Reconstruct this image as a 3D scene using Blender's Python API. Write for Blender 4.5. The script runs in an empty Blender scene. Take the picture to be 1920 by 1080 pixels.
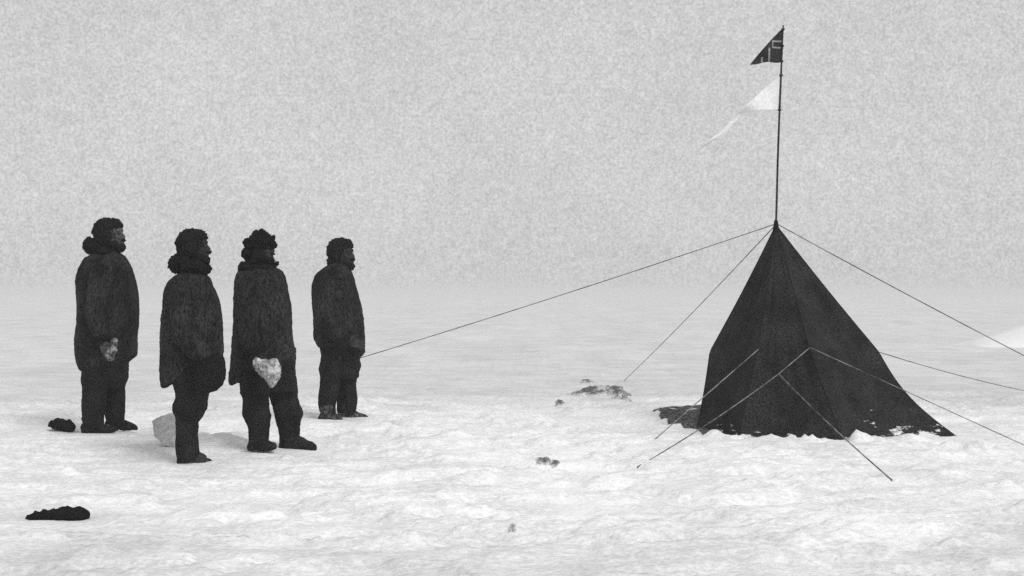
import bpy, bmesh, math, random
import numpy as np
from mathutils import Vector, Matrix, Euler

random.seed(7)
scene = bpy.context.scene
col = scene.collection

# ------------------------------------------------------------------ camera
F = 2600.0            # focal length in pixels of the 1920 wide photograph
CAMZ = 1.25           # eye height, metres
HOR = 550.0           # row of the horizon
cam_d = bpy.data.cameras.new("camera")
cam = bpy.data.objects.new("camera", cam_d)
col.objects.link(cam)
cam.location = (0, 0, CAMZ)
cam.rotation_euler = (math.radians(90), 0, 0)
cam_d.sensor_width = 36.0
cam_d.lens = F / 1920.0 * 36.0
cam_d.shift_y = (HOR - 540.0) / 1920.0
cam_d.clip_start = 0.1
cam_d.clip_end = 9000
scene.camera = cam

# ------------------------------------------------------------------ sky and sun
SUN_EL = math.radians(42)
SUN_DIR = Vector((0.62, -0.78, 0))       # where the sun stands, seen from the scene
SUN_DIR.normalize()
world = bpy.data.worlds.new("World")
scene.world = world
world.use_nodes = True
nt = world.node_tree
nt.nodes.clear()
N = nt.nodes.new
L = nt.links.new
out = N("ShaderNodeOutputWorld")
bg = N("ShaderNodeBackground")
bg.inputs["Strength"].default_value = 0.1
sky = N("ShaderNodeTexSky")
sky.sky_type = 'NISHITA'
sky.sun_disc = False
sky.sun_elevation = SUN_EL
sky.sun_rotation = math.atan2(SUN_DIR.x, SUN_DIR.y)
sky.air_density = 1.0
sky.dust_density = 3.0
bw = N("ShaderNodeRGBToBW")
L(sky.outputs[0], bw.inputs[0])
tc = N("ShaderNodeTexCoord")
mixc = N("ShaderNodeMix")                # thin clear-sky share under an even grey overcast
mixc.data_type = 'FLOAT'
mixc.inputs[0].default_value = 0.86
L(bw.outputs[0], mixc.inputs[2])
mixc.inputs[3].default_value = 6.3


def wnoise(scale, detail, rough, lo, hi):
    n = N("ShaderNodeTexNoise")
    n.inputs["Scale"].default_value = scale
    n.inputs["Detail"].default_value = detail
    n.inputs["Roughness"].default_value = rough
    L(tc.outputs["Generated"], n.inputs["Vector"])
    m = N("ShaderNodeMapRange")
    m.inputs[1].default_value = 0.3
    m.inputs[2].default_value = 0.7
    m.inputs[3].default_value = lo
    m.inputs[4].default_value = hi
    L(n.outputs[0], m.inputs[0])
    return m.outputs[0]


def wmul(a, b):
    m = N("ShaderNodeMath")
    m.operation = 'MULTIPLY'
    L(a, m.inputs[0])
    L(b, m.inputs[1])
    return m.outputs[0]


val = wmul(mixc.outputs[0], wnoise(7.0, 6.0, 0.65, 0.95, 1.05))      # mottled cloud; finer speckle follows
val = wmul(val, wnoise(130.0, 4.0, 0.75, 0.92, 1.08))
val = wmul(val, wnoise(520.0, 2.5, 0.75, 0.82, 1.18))  # film-like grain put into the sky colour
L(val, bg.inputs["Color"])
L(bg.outputs[0], out.inputs["Surface"])

sun_d = bpy.data.lights.new("sun", 'SUN')
sun_d.energy = 1.5
sun_d.angle = math.radians(24)
sun_d.color = (1, 1, 1)
sun = bpy.data.objects.new("sun", sun_d)
col.objects.link(sun)
sd = Vector((SUN_DIR.x * math.cos(SUN_EL), SUN_DIR.y * math.cos(SUN_EL), math.sin(SUN_EL)))
sun.rotation_euler = sd.to_track_quat('Z', 'Y').to_euler()
sun.location = sd * 30

scene.view_settings.view_transform = 'Standard'
scene.view_settings.look = 'None'
scene.view_settings.exposure = 0.07
scene.view_settings.gamma = 1.0
scene.view_settings.use_curve_mapping = False
scene.render.engine = 'CYCLES'
scene.cycles.use_denoising = False
scene.cycles.max_bounces = 8
scene.cycles.diffuse_bounces = 4
scene.cycles.volume_bounces = 2
scene.render.film_transparent = False


# ------------------------------------------------------------------ helpers
def at(px, py, Y):
    return Vector(((px - 960.0) / F * Y, Y, CAMZ - (py - HOR) / F * Y))


def hash_(ix, iy, iz, seed):
    n = (ix.astype(np.int64) * 374761393 + iy.astype(np.int64) * 668265263 + iz.astype(np.int64) * 1274126177 + seed * 974711) & 0xffffffff
    n = ((n ^ (n >> 13)) * 1274126177) & 0xffffffff
    n = ((n ^ (n >> 16)) * 2246822519) & 0xffffffff
    n = n ^ (n >> 15)
    return (n & 0xffffff).astype(np.float64) / 0xffffff * 2 - 1


def vnoise(x, y, z=None, seed=0):
    x = np.asarray(x, float)
    y = np.asarray(y, float)
    flat = z is None
    z = np.zeros_like(x) if flat else np.asarray(z, float)
    fx, fy, fz = np.floor(x), np.floor(y), np.floor(z)
    tx, ty, tz = x - fx, y - fy, z - fz
    s = lambda t: t * t * t * (t * (t * 6 - 15) + 10)
    tx, ty, tz = s(tx), s(ty), s(tz)
    r = 0
    for dz in ((0,) if flat else (0, 1)):
        wz = tz if dz else 1 - tz
        for dy in (0, 1):
            wy = ty if dy else 1 - ty
            for dx in (0, 1):
                wx = tx if dx else 1 - tx
                r = r + wx * wy * wz * hash_(fx + dx, fy + dy, fz + dz, seed)
    return r


def fbm(x, y, z=None, oct=3, seed=0, gain=0.5):
    a, r, f = 1.0, 0.0, 1.0
    for o in range(oct):
        r = r + a * vnoise(x * f, y * f, None if z is None else z * f, seed + o * 17)
        a *= gain
        f *= 2.03
    return r


def link(name, me, mat=None, parent=None, loc=None, smooth=True):
    o = bpy.data.objects.new(name, me)
    col.objects.link(o)
    if mat is not None:
        me.materials.clear()
        me.materials.append(mat)
    if parent is not None:
        o.parent = parent
    if loc is not None:
        o.location = loc
    if smooth and len(me.polygons):
        me.polygons.foreach_set("use_smooth", [True] * len(me.polygons))
    return o


def tag(o, label, cat, group=None, kind=None):
    if label:
        o["label"] = label
    if cat:
        o["category"] = cat
    if group:
        o["group"] = group
    if kind:
        o["kind"] = kind
    return o


def empty(name, loc):
    o = bpy.data.objects.new(name, None)
    col.objects.link(o)
    o.location = loc
    o.empty_display_size = 0.2
    return o


def bm_mesh(name, bm):
    me = bpy.data.meshes.new(name)
    bmesh.ops.recalc_face_normals(bm, faces=bm.faces)
    bm.to_mesh(me)
    bm.free()
    return me


def rings_mesh(bm, rings):
    """rings: list of equally long lists of points, closed at both ends"""
    vs = [[bm.verts.new(p) for p in r] for r in rings]
    n = len(vs[0])
    for a, b in zip(vs[:-1], vs[1:]):
        for i in range(n):
            bm.faces.new((a[i], a[(i + 1) % n], b[(i + 1) % n], b[i]))
    bm.faces.new(vs[0][::-1])
    bm.faces.new(vs[-1])


def loft(bm, rings, seg=28, n=2.4):
    """horizontal rings (cx, cy, z, a, b, slope, ...)"""
    R = []
    for r in rings:
        cx, cy, z, a, b = r[:5]
        k = r[5] if len(r) > 5 else 0.0
        pts = []
        for i in range(seg):
            t = 2 * math.pi * i / seg
            c, s = math.cos(t), math.sin(t)
            x = a * math.copysign(abs(c) ** (2 / n), c)
            y = b * math.copysign(abs(s) ** (2 / n), s)
            pts.append(Vector((cx + x, cy + y, z + k * x)))
        R.append(pts)
    rings_mesh(bm, R)


def tube(bm, pts, rad, seg=14, ref=(0, 1, 0), caps=True):
    pts = [Vector(p) for p in pts]
    R = []
    for i, p in enumerate(pts):
        t = (pts[min(i + 1, len(pts) - 1)] - pts[max(i - 1, 0)]).normalized()
        r = Vector(ref)
        if abs(t.dot(r)) > 0.95:
            r = Vector((1, 0, 0))
        u = (r - t * r.dot(t)).normalized()
        w = t.cross(u)
        ra = rad[i]
        if not isinstance(ra, (tuple, list)):
            ra = (ra, ra)
        R.append([p + u * (ra[0] * math.cos(2 * math.pi * k / seg)) + w * (ra[1] * math.sin(2 * math.pi * k / seg)) for k in range(seg)])
    rings_mesh(bm, R)
    if caps:
        for p, ra in ((pts[0], rad[0]), (pts[-1], rad[-1])):
            m = min(ra) if isinstance(ra, (tuple, list)) else ra
            ell(bm, p, (m * .97, m * .97, m * .97), seg=10)


def ell(bm, c, r, M=None, seg=16):
    T = Matrix.Translation(Vector(c)) @ (M.to_4x4() if M is not None else Matrix.Identity(4)) @ Matrix.Diagonal((r[0], r[1], r[2], 1))
    bmesh.ops.create_uvsphere(bm, u_segments=seg, v_segments=max(6, seg * 2 // 3), radius=1.0, matrix=T)


def remeshed(name, bm, voxel, smooth=3, disp=None):
    """one continuous surface out of overlapping closed shapes"""
    me = bm_mesh(name + "_raw", bm)
    o = bpy.data.objects.new("tmp", me)
    col.objects.link(o)
    m = o.modifiers.new("r", 'REMESH')
    m.mode = 'VOXEL'
    m.voxel_size = voxel
    if smooth:
        s = o.modifiers.new("s", 'SMOOTH')
        s.factor = 0.5
        s.iterations = smooth
    dg = bpy.context.evaluated_depsgraph_get()
    res = bpy.data.meshes.new_from_object(o.evaluated_get(dg))
    res.name = name
    bpy.data.objects.remove(o)
    bpy.data.meshes.remove(me)
    if disp is not None:
        displace(res, disp)
    return res


def displace(me, fn):
    n = len(me.vertices)
    co = np.empty(n * 3)
    no = np.empty(n * 3)
    me.vertices.foreach_get("co", co)
    me.vertex_normals.foreach_get("vector", no)
    co = co.reshape(-1, 3)
    no = no.reshape(-1, 3)
    d = fn(co, no)
    if d.ndim == 1:
        co = co + no * d[:, None]
    else:
        co = co + d
    me.vertices.foreach_set("co", co.ravel())
    me.update()


def folds(amp=0.008, sx=9.0, sz=3.0, seed=1, fine=0.003, rough=0.0):
    def f(co, no):
        x, y, z = co[:, 0], co[:, 1], co[:, 2]
        r = 1 - 2 * np.abs(vnoise(x * sx + 0.8 * z, y * sx, z * sz, seed))
        rng = np.random.default_rng(seed)
        return amp * r + fine * fbm(x * 30, y * 30, z * 22, 2, seed + 5) + rough * rng.random(len(x)) ** 3
    return f


def furry(amp=0.012, s=42.0, seed=3, big=0.012, fuzz=0.012):
    def f(co, no):
        x, y, z = co[:, 0], co[:, 1], co[:, 2]
        rng = np.random.default_rng(seed)
        return fuzz * rng.random(len(x)) ** 3 + big * fbm(x * 11, y * 11, z * 11, 2, seed) + amp * np.maximum(-0.2, fbm(x * s, y * s, z * s, 2, seed + 9))
    return f


# ------------------------------------------------------------------ materials (all grey: the place as the plate shows it)
def make_mat(name, lo, hi, scale=60.0, detail=4.0, rough=0.85, bump=0.0, bscale=None, stretch=(1, 1, 1), big=0.0, bigscale=4.0, spec=0.3, mid=0.09):
    m = bpy.data.materials.new(name)
    m.use_nodes = True
    t = m.node_tree
    p = t.nodes["Principled BSDF"]
    p.inputs["Roughness"].default_value = rough
    p.inputs["Specular IOR Level"].default_value = spec
    tcn = t.nodes.new("ShaderNodeTexCoord")
    mp = t.nodes.new("ShaderNodeMapping")
    mp.inputs["Scale"].default_value = stretch
    t.links.new(tcn.outputs["Object"], mp.inputs["Vector"])
    n = t.nodes.new("ShaderNodeTexNoise")
    n.inputs["Scale"].default_value = scale
    n.inputs["Detail"].default_value = detail
    n.inputs["Roughness"].default_value = 0.7
    t.links.new(mp.outputs[0], n.inputs["Vector"])
    r = t.nodes.new("ShaderNodeMapRange")
    r.inputs[1].default_value = 0.5 - mid
    r.inputs[2].default_value = 0.5 + mid
    r.inputs[3].default_value = lo
    r.inputs[4].default_value = hi
    t.links.new(n.outputs[0], r.inputs[0])
    v = r.outputs[0]
    if big:
        n2 = t.nodes.new("ShaderNodeTexNoise")
        n2.inputs["Scale"].default_value = bigscale
        n2.inputs["Detail"].default_value = 3
        t.links.new(mp.outputs[0], n2.inputs["Vector"])
        r2 = t.nodes.new("ShaderNodeMapRange")
        r2.inputs[1].default_value = 0.35
        r2.inputs[2].default_value = 0.65
        r2.inputs[3].default_value = 1 - big
        r2.inputs[4].default_value = 1 + big
        t.links.new(n2.outputs[0], r2.inputs[0])
        mu = t.nodes.new("ShaderNodeMath")
        mu.operation = 'MULTIPLY'
        t.links.new(v, mu.inputs[0])
        t.links.new(r2.outputs[0], mu.inputs[1])
        v = mu.outputs[0]
    t.links.new(v, p.inputs["Base Color"])
    if bump:
        nb = t.nodes.new("ShaderNodeTexNoise")
        nb.inputs["Scale"].default_value = bscale or scale
        nb.inputs["Detail"].default_value = 5
        t.links.new(mp.outputs[0], nb.inputs["Vector"])
        b = t.nodes.new("ShaderNodeBump")
        b.inputs["Strength"].default_value = bump
        b.inputs["Distance"].default_value = 0.02
        t.links.new(nb.outputs[0], b.inputs["Height"])
        t.links.new(b.outputs[0], p.inputs["Normal"])
    return m


M_SNOW = make_mat("snow", 0.74, 0.93, scale=34, detail=3, rough=0.75, bump=0.6, bscale=44, stretch=(0.7, 1.1, 1), big=0.08, bigscale=1.8, spec=0.2, mid=.12)
M_COAT = make_mat("dark_wool", 0.005, 0.031, scale=60, detail=3, bump=0.3, stretch=(1, 1, .5), big=0.5, bigscale=7, spec=0.1, mid=.13)
M_COAT2 = make_mat("dark_gabardine", 0.005, 0.035, scale=60, detail=3, bump=0.3, stretch=(1, 1, .5), big=0.5, bigscale=6, spec=0.1, mid=.12)
M_TROUSER = make_mat("dark_trouser_cloth", 0.003, 0.027, scale=90, detail=3, bump=0.7, big=0.35, bigscale=7, spec=0.1, mid=.12)
M_FUR = make_mat("dark_fur", 0.002, 0.016, scale=80, detail=3, bump=0.9, bscale=90, big=0.3, spec=0.1, mid=.12)
M_BOOT = make_mat("boot_leather", 0.003, 0.024, scale=60, detail=2, bump=0.6, big=0.4, bigscale=9, spec=0.2)
M_BOOT_FUR = make_mat("reindeer_boot", 0.004, 0.09, scale=34, detail=3, bump=0.7, big=0.6, bigscale=12, spec=0.1)
M_SKIN = make_mat("weathered_skin", 0.014, 0.045, scale=40, detail=2, bump=0.3, big=0.3, bigscale=14, spec=0.2, mid=.2)
M_SKINL = make_mat("pale_skin", 0.03, 0.10, scale=34, detail=2, bump=0.3, big=0.3, bigscale=14, spec=0.2, mid=.2)
M_HAIR = make_mat("dark_hair", 0.002, 0.016, scale=90, detail=3, bump=0.9, stretch=(1, 1, .4), spec=0.2)
M_EYE = make_mat("eye", 0.006, 0.012, rough=0.2, spec=0.5)
M_PALEFUR = make_mat("pale_fur", 0.26, 0.58, scale=26, detail=3, bump=0.9, bscale=70, big=0.3, bigscale=14, spec=0.1)
M_GREYFUR = make_mat("grey_fur", 0.05, 0.28, scale=28, detail=3, bump=0.9, bscale=70, big=0.5, bigscale=14, spec=0.1)
M_TENT = make_mat("dark_tent_cloth", 0.005, 0.033, scale=60, detail=3, bump=0.5, big=0.35, bigscale=4, spec=0.1, mid=.13)
M_SEAM = make_mat("tent_seam", 0.002, 0.014, scale=46, detail=4, spec=0.1)
M_SHADOW_SHEET = make_mat("speckled_shadow", 0.006, 0.19, scale=40, detail=4, bump=0.3, spec=0.1, stretch=(1, .45, 1), mid=.13)  # dark tone painted as the tent's cast shadow
M_ROPE = make_mat("hemp_rope", 0.05, 0.27, scale=5, detail=6, spec=0.1)
M_POLE = make_mat("bamboo", 0.008, 0.03, scale=30, detail=3, rough=0.6)
M_WHITE = make_mat("white_bunting", 0.76, 0.88, scale=30, detail=3, spec=0.1)
M_CANVAS = make_mat("pale_grey_canvas", 0.42, 0.58, scale=40, detail=3, bump=0.4, big=0.12, bigscale=8, spec=0.1)
def dirt_mat(name, dark, thr):
    m = make_mat(name, 0.78, 0.9, scale=30, detail=3, bump=0.5, spec=0.2)
    t = m.node_tree
    pb = t.nodes["Principled BSDF"]
    src = pb.inputs["Base Color"].links[0].from_socket
    tc_ = t.nodes.new("ShaderNodeTexCoord")
    va = t.nodes.new("ShaderNodeVectorMath")
    va.operation = 'MULTIPLY_ADD'
    va.inputs[1].default_value = (2, 2, 0)
    va.inputs[2].default_value = (-1, -1, 0)
    t.links.new(tc_.outputs["Generated"], va.inputs[0])
    le = t.nodes.new("ShaderNodeVectorMath")
    le.operation = 'LENGTH'
    t.links.new(va.outputs[0], le.inputs[0])
    mp = t.nodes.new("ShaderNodeMapping")
    mp.inputs["Scale"].default_value = (7, 5, 9)
    t.links.new(tc_.outputs["Object"], mp.inputs["Vector"])
    nn = t.nodes.new("ShaderNodeTexNoise")
    nn.inputs["Scale"].default_value = 1.6
    nn.inputs["Detail"].default_value = 5
    nn.inputs["Roughness"].default_value = 0.75
    t.links.new(mp.outputs[0], nn.inputs["Vector"])
    ma = t.nodes.new("ShaderNodeMath")
    ma.operation = 'MULTIPLY_ADD'
    ma.inputs[1].default_value = -0.30
    t.links.new(le.outputs["Value"], ma.inputs[0])
    t.links.new(nn.outputs[0], ma.inputs[2])
    mr = t.nodes.new("ShaderNodeMapRange")
    mr.inputs[1].default_value = thr
    mr.inputs[2].default_value = thr + 0.26
    t.links.new(ma.outputs[0], mr.inputs[0])
    mx = t.nodes.new("ShaderNodeMix")
    mx.data_type = 'FLOAT'
    t.links.new(mr.outputs[0], mx.inputs[0])
    t.links.new(src, mx.inputs[2])
    mx.inputs[3].default_value = dark
    t.links.new(mx.outputs[0], pb.inputs["Base Color"])
    return m


M_DIRTY = dirt_mat("dirty_snow", 0.13, 0.16)
M_ICE = dirt_mat("grey_ice", 0.25, 0.22)

t = M_TENT.node_tree
pb = t.nodes["Principled BSDF"]
src = pb.inputs["Base Color"].links[0].from_socket
tcs = t.nodes.new("ShaderNodeTexCoord")
sz = t.nodes.new("ShaderNodeSeparateXYZ")
t.links.new(tcs.outputs["Object"], sz.inputs[0])
mpn = t.nodes.new("ShaderNodeMapping")
mpn.inputs["Rotation"].default_value = (0, math.radians(-35), 0)
mpn.inputs["Scale"].default_value = (5.0, 5.0, 15.0)
t.links.new(tcs.outputs["Object"], mpn.inputs["Vector"])
nz = t.nodes.new("ShaderNodeTexNoise")
nz.inputs["Scale"].default_value = 1.0
nz.inputs["Detail"].default_value = 4
nz.inputs["Roughness"].default_value = 0.65
t.links.new(mpn.outputs[0], nz.inputs["Vector"])
hz_ = t.nodes.new("ShaderNodeMapRange")             # clings thickest at the very foot
hz_.inputs[1].default_value = 0.0
hz_.inputs[2].default_value = 0.26
hz_.inputs[3].default_value = 0.04
hz_.inputs[4].default_value = -0.16
t.links.new(sz.outputs["Z"], hz_.inputs[0])
hx_ = t.nodes.new("ShaderNodeMapRange")
hx_.inputs[1].default_value = -0.5
hx_.inputs[2].default_value = 0.4
hx_.inputs[3].default_value = -0.05
hx_.inputs[4].default_value = 0.01
t.links.new(sz.outputs["X"], hx_.inputs[0])
a1_ = t.nodes.new("ShaderNodeMath")
t.links.new(nz.outputs[0], a1_.inputs[0])
t.links.new(hz_.outputs[0], a1_.inputs[1])
a2_ = t.nodes.new("ShaderNodeMath")
t.links.new(a1_.outputs[0], a2_.inputs[0])
t.links.new(hx_.outputs[0], a2_.inputs[1])
mk = t.nodes.new("ShaderNodeMapRange")
mk.inputs[1].default_value = 0.57
mk.inputs[2].default_value = 0.63
t.links.new(a2_.outputs[0], mk.inputs[0])
mx = t.nodes.new("ShaderNodeMix")
mx.data_type = 'FLOAT'
t.links.new(mk.outputs[0], mx.inputs[0])
t.links.new(src, mx.inputs[2])
mx.inputs[3].default_value = 0.75
t.links.new(mx.outputs[0], pb.inputs["Base Color"])

# brightness falloff painted into the snow colour: bright camp ellipse, greyer snow beyond
t = M_SNOW.node_tree
pb = t.nodes["Principled BSDF"]
src = pb.inputs["Base Color"].links[0].from_socket
tcs = t.nodes.new("ShaderNodeTexCoord")
mps = t.nodes.new("ShaderNodeMapping")
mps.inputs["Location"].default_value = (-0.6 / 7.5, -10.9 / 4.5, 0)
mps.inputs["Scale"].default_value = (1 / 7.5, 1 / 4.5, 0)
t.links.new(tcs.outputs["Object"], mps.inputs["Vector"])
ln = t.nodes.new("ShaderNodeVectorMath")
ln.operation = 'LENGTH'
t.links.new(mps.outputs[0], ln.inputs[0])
nz = t.nodes.new("ShaderNodeTexNoise")
nz.inputs["Scale"].default_value = 1.1
nz.inputs["Detail"].default_value = 5
mpn = t.nodes.new("ShaderNodeMapping")
mpn.inputs["Scale"].default_value = (0.7, 1.8, 1)
t.links.new(tcs.outputs["Object"], mpn.inputs["Vector"])
t.links.new(mpn.outputs[0], nz.inputs["Vector"])
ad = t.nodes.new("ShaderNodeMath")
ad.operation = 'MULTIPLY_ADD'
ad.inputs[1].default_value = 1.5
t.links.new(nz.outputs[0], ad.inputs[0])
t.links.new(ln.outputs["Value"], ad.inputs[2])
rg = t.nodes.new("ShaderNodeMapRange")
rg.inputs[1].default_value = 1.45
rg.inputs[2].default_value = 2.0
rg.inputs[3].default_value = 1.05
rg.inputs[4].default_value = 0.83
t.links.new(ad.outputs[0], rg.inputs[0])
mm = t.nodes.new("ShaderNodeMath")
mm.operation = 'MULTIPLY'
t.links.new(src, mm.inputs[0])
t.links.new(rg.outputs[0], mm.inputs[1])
nf = t.nodes.new("ShaderNodeTexNoise")             # broad uneven patches in the painted tone, out to the horizon
nf.inputs["Scale"].default_value = 0.45
nf.inputs["Detail"].default_value = 11
nf.inputs["Roughness"].default_value = 0.78
mpf = t.nodes.new("ShaderNodeMapping")
mpf.inputs["Scale"].default_value = (0.9, 0.35, 1)
t.links.new(tcs.outputs["Object"], mpf.inputs["Vector"])
t.links.new(mpf.outputs[0], nf.inputs["Vector"])
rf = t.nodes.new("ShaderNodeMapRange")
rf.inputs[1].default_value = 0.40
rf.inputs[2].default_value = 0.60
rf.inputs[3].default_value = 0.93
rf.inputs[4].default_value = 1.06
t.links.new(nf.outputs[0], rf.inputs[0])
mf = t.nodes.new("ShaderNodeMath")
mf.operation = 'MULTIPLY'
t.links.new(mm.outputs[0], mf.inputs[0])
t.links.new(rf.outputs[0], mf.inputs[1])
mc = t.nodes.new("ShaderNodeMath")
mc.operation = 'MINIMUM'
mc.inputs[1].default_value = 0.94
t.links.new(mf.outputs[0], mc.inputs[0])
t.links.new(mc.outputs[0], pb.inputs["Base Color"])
# the same snow for loose clumps
M_CLUMP = make_mat("snow_clump", 0.80, 0.88, scale=30, detail=4, rough=0.75, bump=0.5, bscale=34, spec=0.2)

# ------------------------------------------------------------------ ground
D1, D2, D3, D4 = 11.85, 10.2, 10.9, 13.0
FEET = [at(200, 804, D1), at(356, 867, D2), at(510, 838, D3), at(640, 785, D4)]
CTRL = [(p.x, p.y, p.z) for p in FEET]
for px, py, Y in ((1308, 806, 12.5), (1382, 827, 11.7), (1480, 826, 11.7), (1580, 826, 11.75), (1700, 820, 12.0), (1800, 823, 12.2), (115, 803, 12.0), (110, 970, 7.8), (308, 838, 10.9)):
    p = at(px, py, Y)
    CTRL.append((p.x, p.y, p.z))
CTRL = np.array(CTRL)
QUIET = CTRL.copy()


def H(x, y):
    x = np.asarray(x, float)
    y = np.asarray(y, float)
    num = 0.0
    den = 0.06
    q = 0.0
    for cx, cy, cz in CTRL:
        d2 = (x - cx) ** 2 + (y - cy) ** 2
        w = np.exp(-d2 / (2 * 0.8 ** 2))
        num = num + w * cz
        den = den + w
        q = np.maximum(q, np.exp(-d2 / (0.38 ** 2)))
    base = num / den
    base = base + 0.10 * np.exp(-((y - 16.0) / 2.6) ** 2) * (0.8 + 0.4 * vnoise(x * .3, y * .1, seed=4))
    base = base - 0.22 * np.exp(-((y - 27.0) / 7.0) ** 2)
    dist = np.sqrt(x * x + (y - 9) ** 2)
    att = 1.0 / (1.0 + (dist / 22.0) ** 2)
    far = np.minimum(1.0, dist / 60.0)
    big = 0.034 * fbm(x * .42 + 3.1, y * 0.75 + 1.7, oct=3, seed=11) + far * 0.25 * fbm(x * .03, y * .05, oct=2, seed=61)
    rid = 1 - np.abs(fbm(x * .8 + y * .25, y * 2.3, oct=2, seed=23))
    rid = 0.026 * (rid ** 3 - 0.4)
    st = fbm(x * 1.0 + 7.7, y * 1.9 + 2.2, oct=4, seed=37, gain=.55)          # wind-cut crusts with small steps
    step = 0.017 * np.tanh(14 * (st - 0.15)) + 0.009 * np.tanh(16 * (fbm(x * 2.1, y * 3.8, oct=3, seed=39) - .3))
    fine = 0.0085 * fbm(x * 5.5, y * 10, oct=4, seed=41, gain=.6)
    crust = np.maximum(0, fbm(x * 2.6 + 1.3, y * 5.2, oct=3, seed=47) - .25)
    fine = fine + 0.05 * crust * (0.6 + 0.4 * vnoise(x * 16, y * 22, seed=48))
    h = base + (big + (rid + step + fine) * att) * (1 - 0.85 * q)
    # snow banked against the tent and the drift at the right
    for px, py, Y, hh, sx, sy in ((1345, 816, 11.75, .055, .16, .10), (1470, 830, 11.45, .02, .5, .10), (1606, 824, 11.62, .07, .07, .10), (1640, 824, 11.75, .05, .08, .10), (1700, 822, 11.85, .06, .16, .10), (1250, 812, 12.2, .02, .3, .08),
                                  (425, 800, 11.3, .10, .20, .16), (440, 795, 12.0, .05, .3, .15), (510, 1020, 6.95, .05, .11, .05), (770, 1025, 6.9, .05, .3, .06), (1600, 1010, 7.0, .04, .2, .06), (960, 985, 7.4, .05, .06, .06)):
        c = at(px, py, Y)
        h = h + hh * np.exp(-((x - c.x) / sx) ** 2 - ((y - c.y) / sy) ** 2) * (1 + 0.4 * vnoise(x * 7, y * 9, seed=71))
    # ragged edge where snow was shovelled on the tent foot
    edge = np.exp(-((y - 11.60) / .10) ** 2) * (1 / (1 + np.exp(-(x - 1.75) * 14))) * (1 / (1 + np.exp((x - 4.0) * 14)))
    h = h + edge * (.014 + .040 * fbm(x * 8, y * 6, oct=5, seed=55, gain=.65))
    # trodden hollows
    for px, py, Y, hh, sx, sy in ((400, 770, 12.6, -.06, .35, .35), (1115, 735, 16.2, -.05, .5, .3), (1365, 862, 10.5, -.04, .16, .10), (1510, 885, 9.7, -.04, .12, .07), (300, 1000, 7.2, -.05, .35, .12), (1030, 890, 9.6, -.03, .1, .08), (1750, 1000, 7.25, -.03, .12, .07), (1600, 1040, 6.6, -.03, .06, .06)):
        c = at(px, py, Y)
        h = h + hh * np.exp(-((x - c.x) / sx) ** 2 - ((y - c.y) / sy) ** 2)
    return h


def Hs(x, y):
    return float(H(np.array([x]), np.array([y]))[0])


def hit(px, py, lo=4.0, hi=60.0):
    """where the sight line through a pixel first meets the ground"""
    Y = np.linspace(lo, hi, 4000)
    X = (px - 960.0) / F * Y
    Z = CAMZ - (py - HOR) / F * Y
    g = np.nonzero(Z <= H(X, Y))[0]
    Yh = Y[g[0]] if len(g) else hi
    return Vector(((px - 960.0) / F * Yh, Yh, Hs((px - 960.0) / F * Yh, Yh)))


def axis(lo, hi, step, far_lo, far_hi, grow=1.16):
    a = list(np.arange(lo, hi + step * .5, step))
    s, v = step, a[-1]
    up = []
    while v < far_hi:
        s *= grow
        v += s
        up.append(min(v, far_hi))
    s, v = step, a[0]
    dn = []
    while v > far_lo:
        s *= grow
        v -= s
        dn.append(max(v, far_lo))
    return np.array(dn[::-1] + a + up)


gx = axis(-5.4, 5.4, 0.030, -2000, 2000, 1.13)
gy = axis(5.6, 15.0, 0.026, -200, 2000, 1.05)
GX, GY = np.meshgrid(gx, gy)
GZ = H(GX.ravel(), GY.ravel())
verts = np.stack([GX.ravel(), GY.ravel(), GZ], 1)
nx, ny = len(gx), len(gy)
ii = (np.arange(ny - 1)[:, None] * nx + np.arange(nx - 1)[None, :]).ravel()
faces = np.stack([ii, ii + 1, ii + nx + 1, ii + nx], 1)
gm = bpy.data.meshes.new("snow_ground")
gm.vertices.add(len(verts))
gm.vertices.foreach_set("co", verts.ravel())
gm.loops.add(len(faces) * 4)
gm.loops.foreach_set("vertex_index", faces.ravel().astype(np.int32))
gm.polygons.add(len(faces))
gm.polygons.foreach_set("loop_start", np.arange(len(faces), dtype=np.int32) * 4)
gm.update(calc_edges=True)
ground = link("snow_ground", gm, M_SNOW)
ground["kind"] = "structure"
ground["label"] = "wind-packed white snow plain reaching the horizon"

# ------------------------------------------------------------------ tent
AP = at(1455, 421, 12.9)
# corner seams: (middle pull-out point, foot)
SE = [
    (at(1331, 659, 12.85), at(1306, 806, 12.5)),        # left
    (at(1421, 655, 12.05), at(1382, 829, 11.7)),        # front left
    (at(1517, 652, 11.98), at(1580, 828, 11.72)),       # front right
    (at(1648, 660, 12.75), at(1803, 825, 12.2)),        # right
    (at(1590, 660, 13.6), at(1690, 790, 13.9)),         # back right
    (at(1400, 660, 13.7), at(1360, 780, 14.0)),         # back left
]
cen = sum((f for _, f in SE), Vector()) / 6


def seam_pt(k, t):
    """t 0 at the apex, 1 at the middle, 2 at the foot"""
    m, f = SE[k]
    if t <= 1:
        p = AP.lerp(m, t)
        out_ = (m - cen)
        out_.z = 0
        return p - out_.normalized() * 0.012 * math.sin(math.pi * t)
    s = t - 1
    p = m.lerp(f, s)
    if k == 3:
        p = p + Vector((-0.085 * math.sin(math.pi * s), 0, -0.02 * math.sin(math.pi * s)))
    elif k == 0:
        p = p + Vector((0.008 * math.sin(math.pi * s), 0, 0))
    return p


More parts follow.
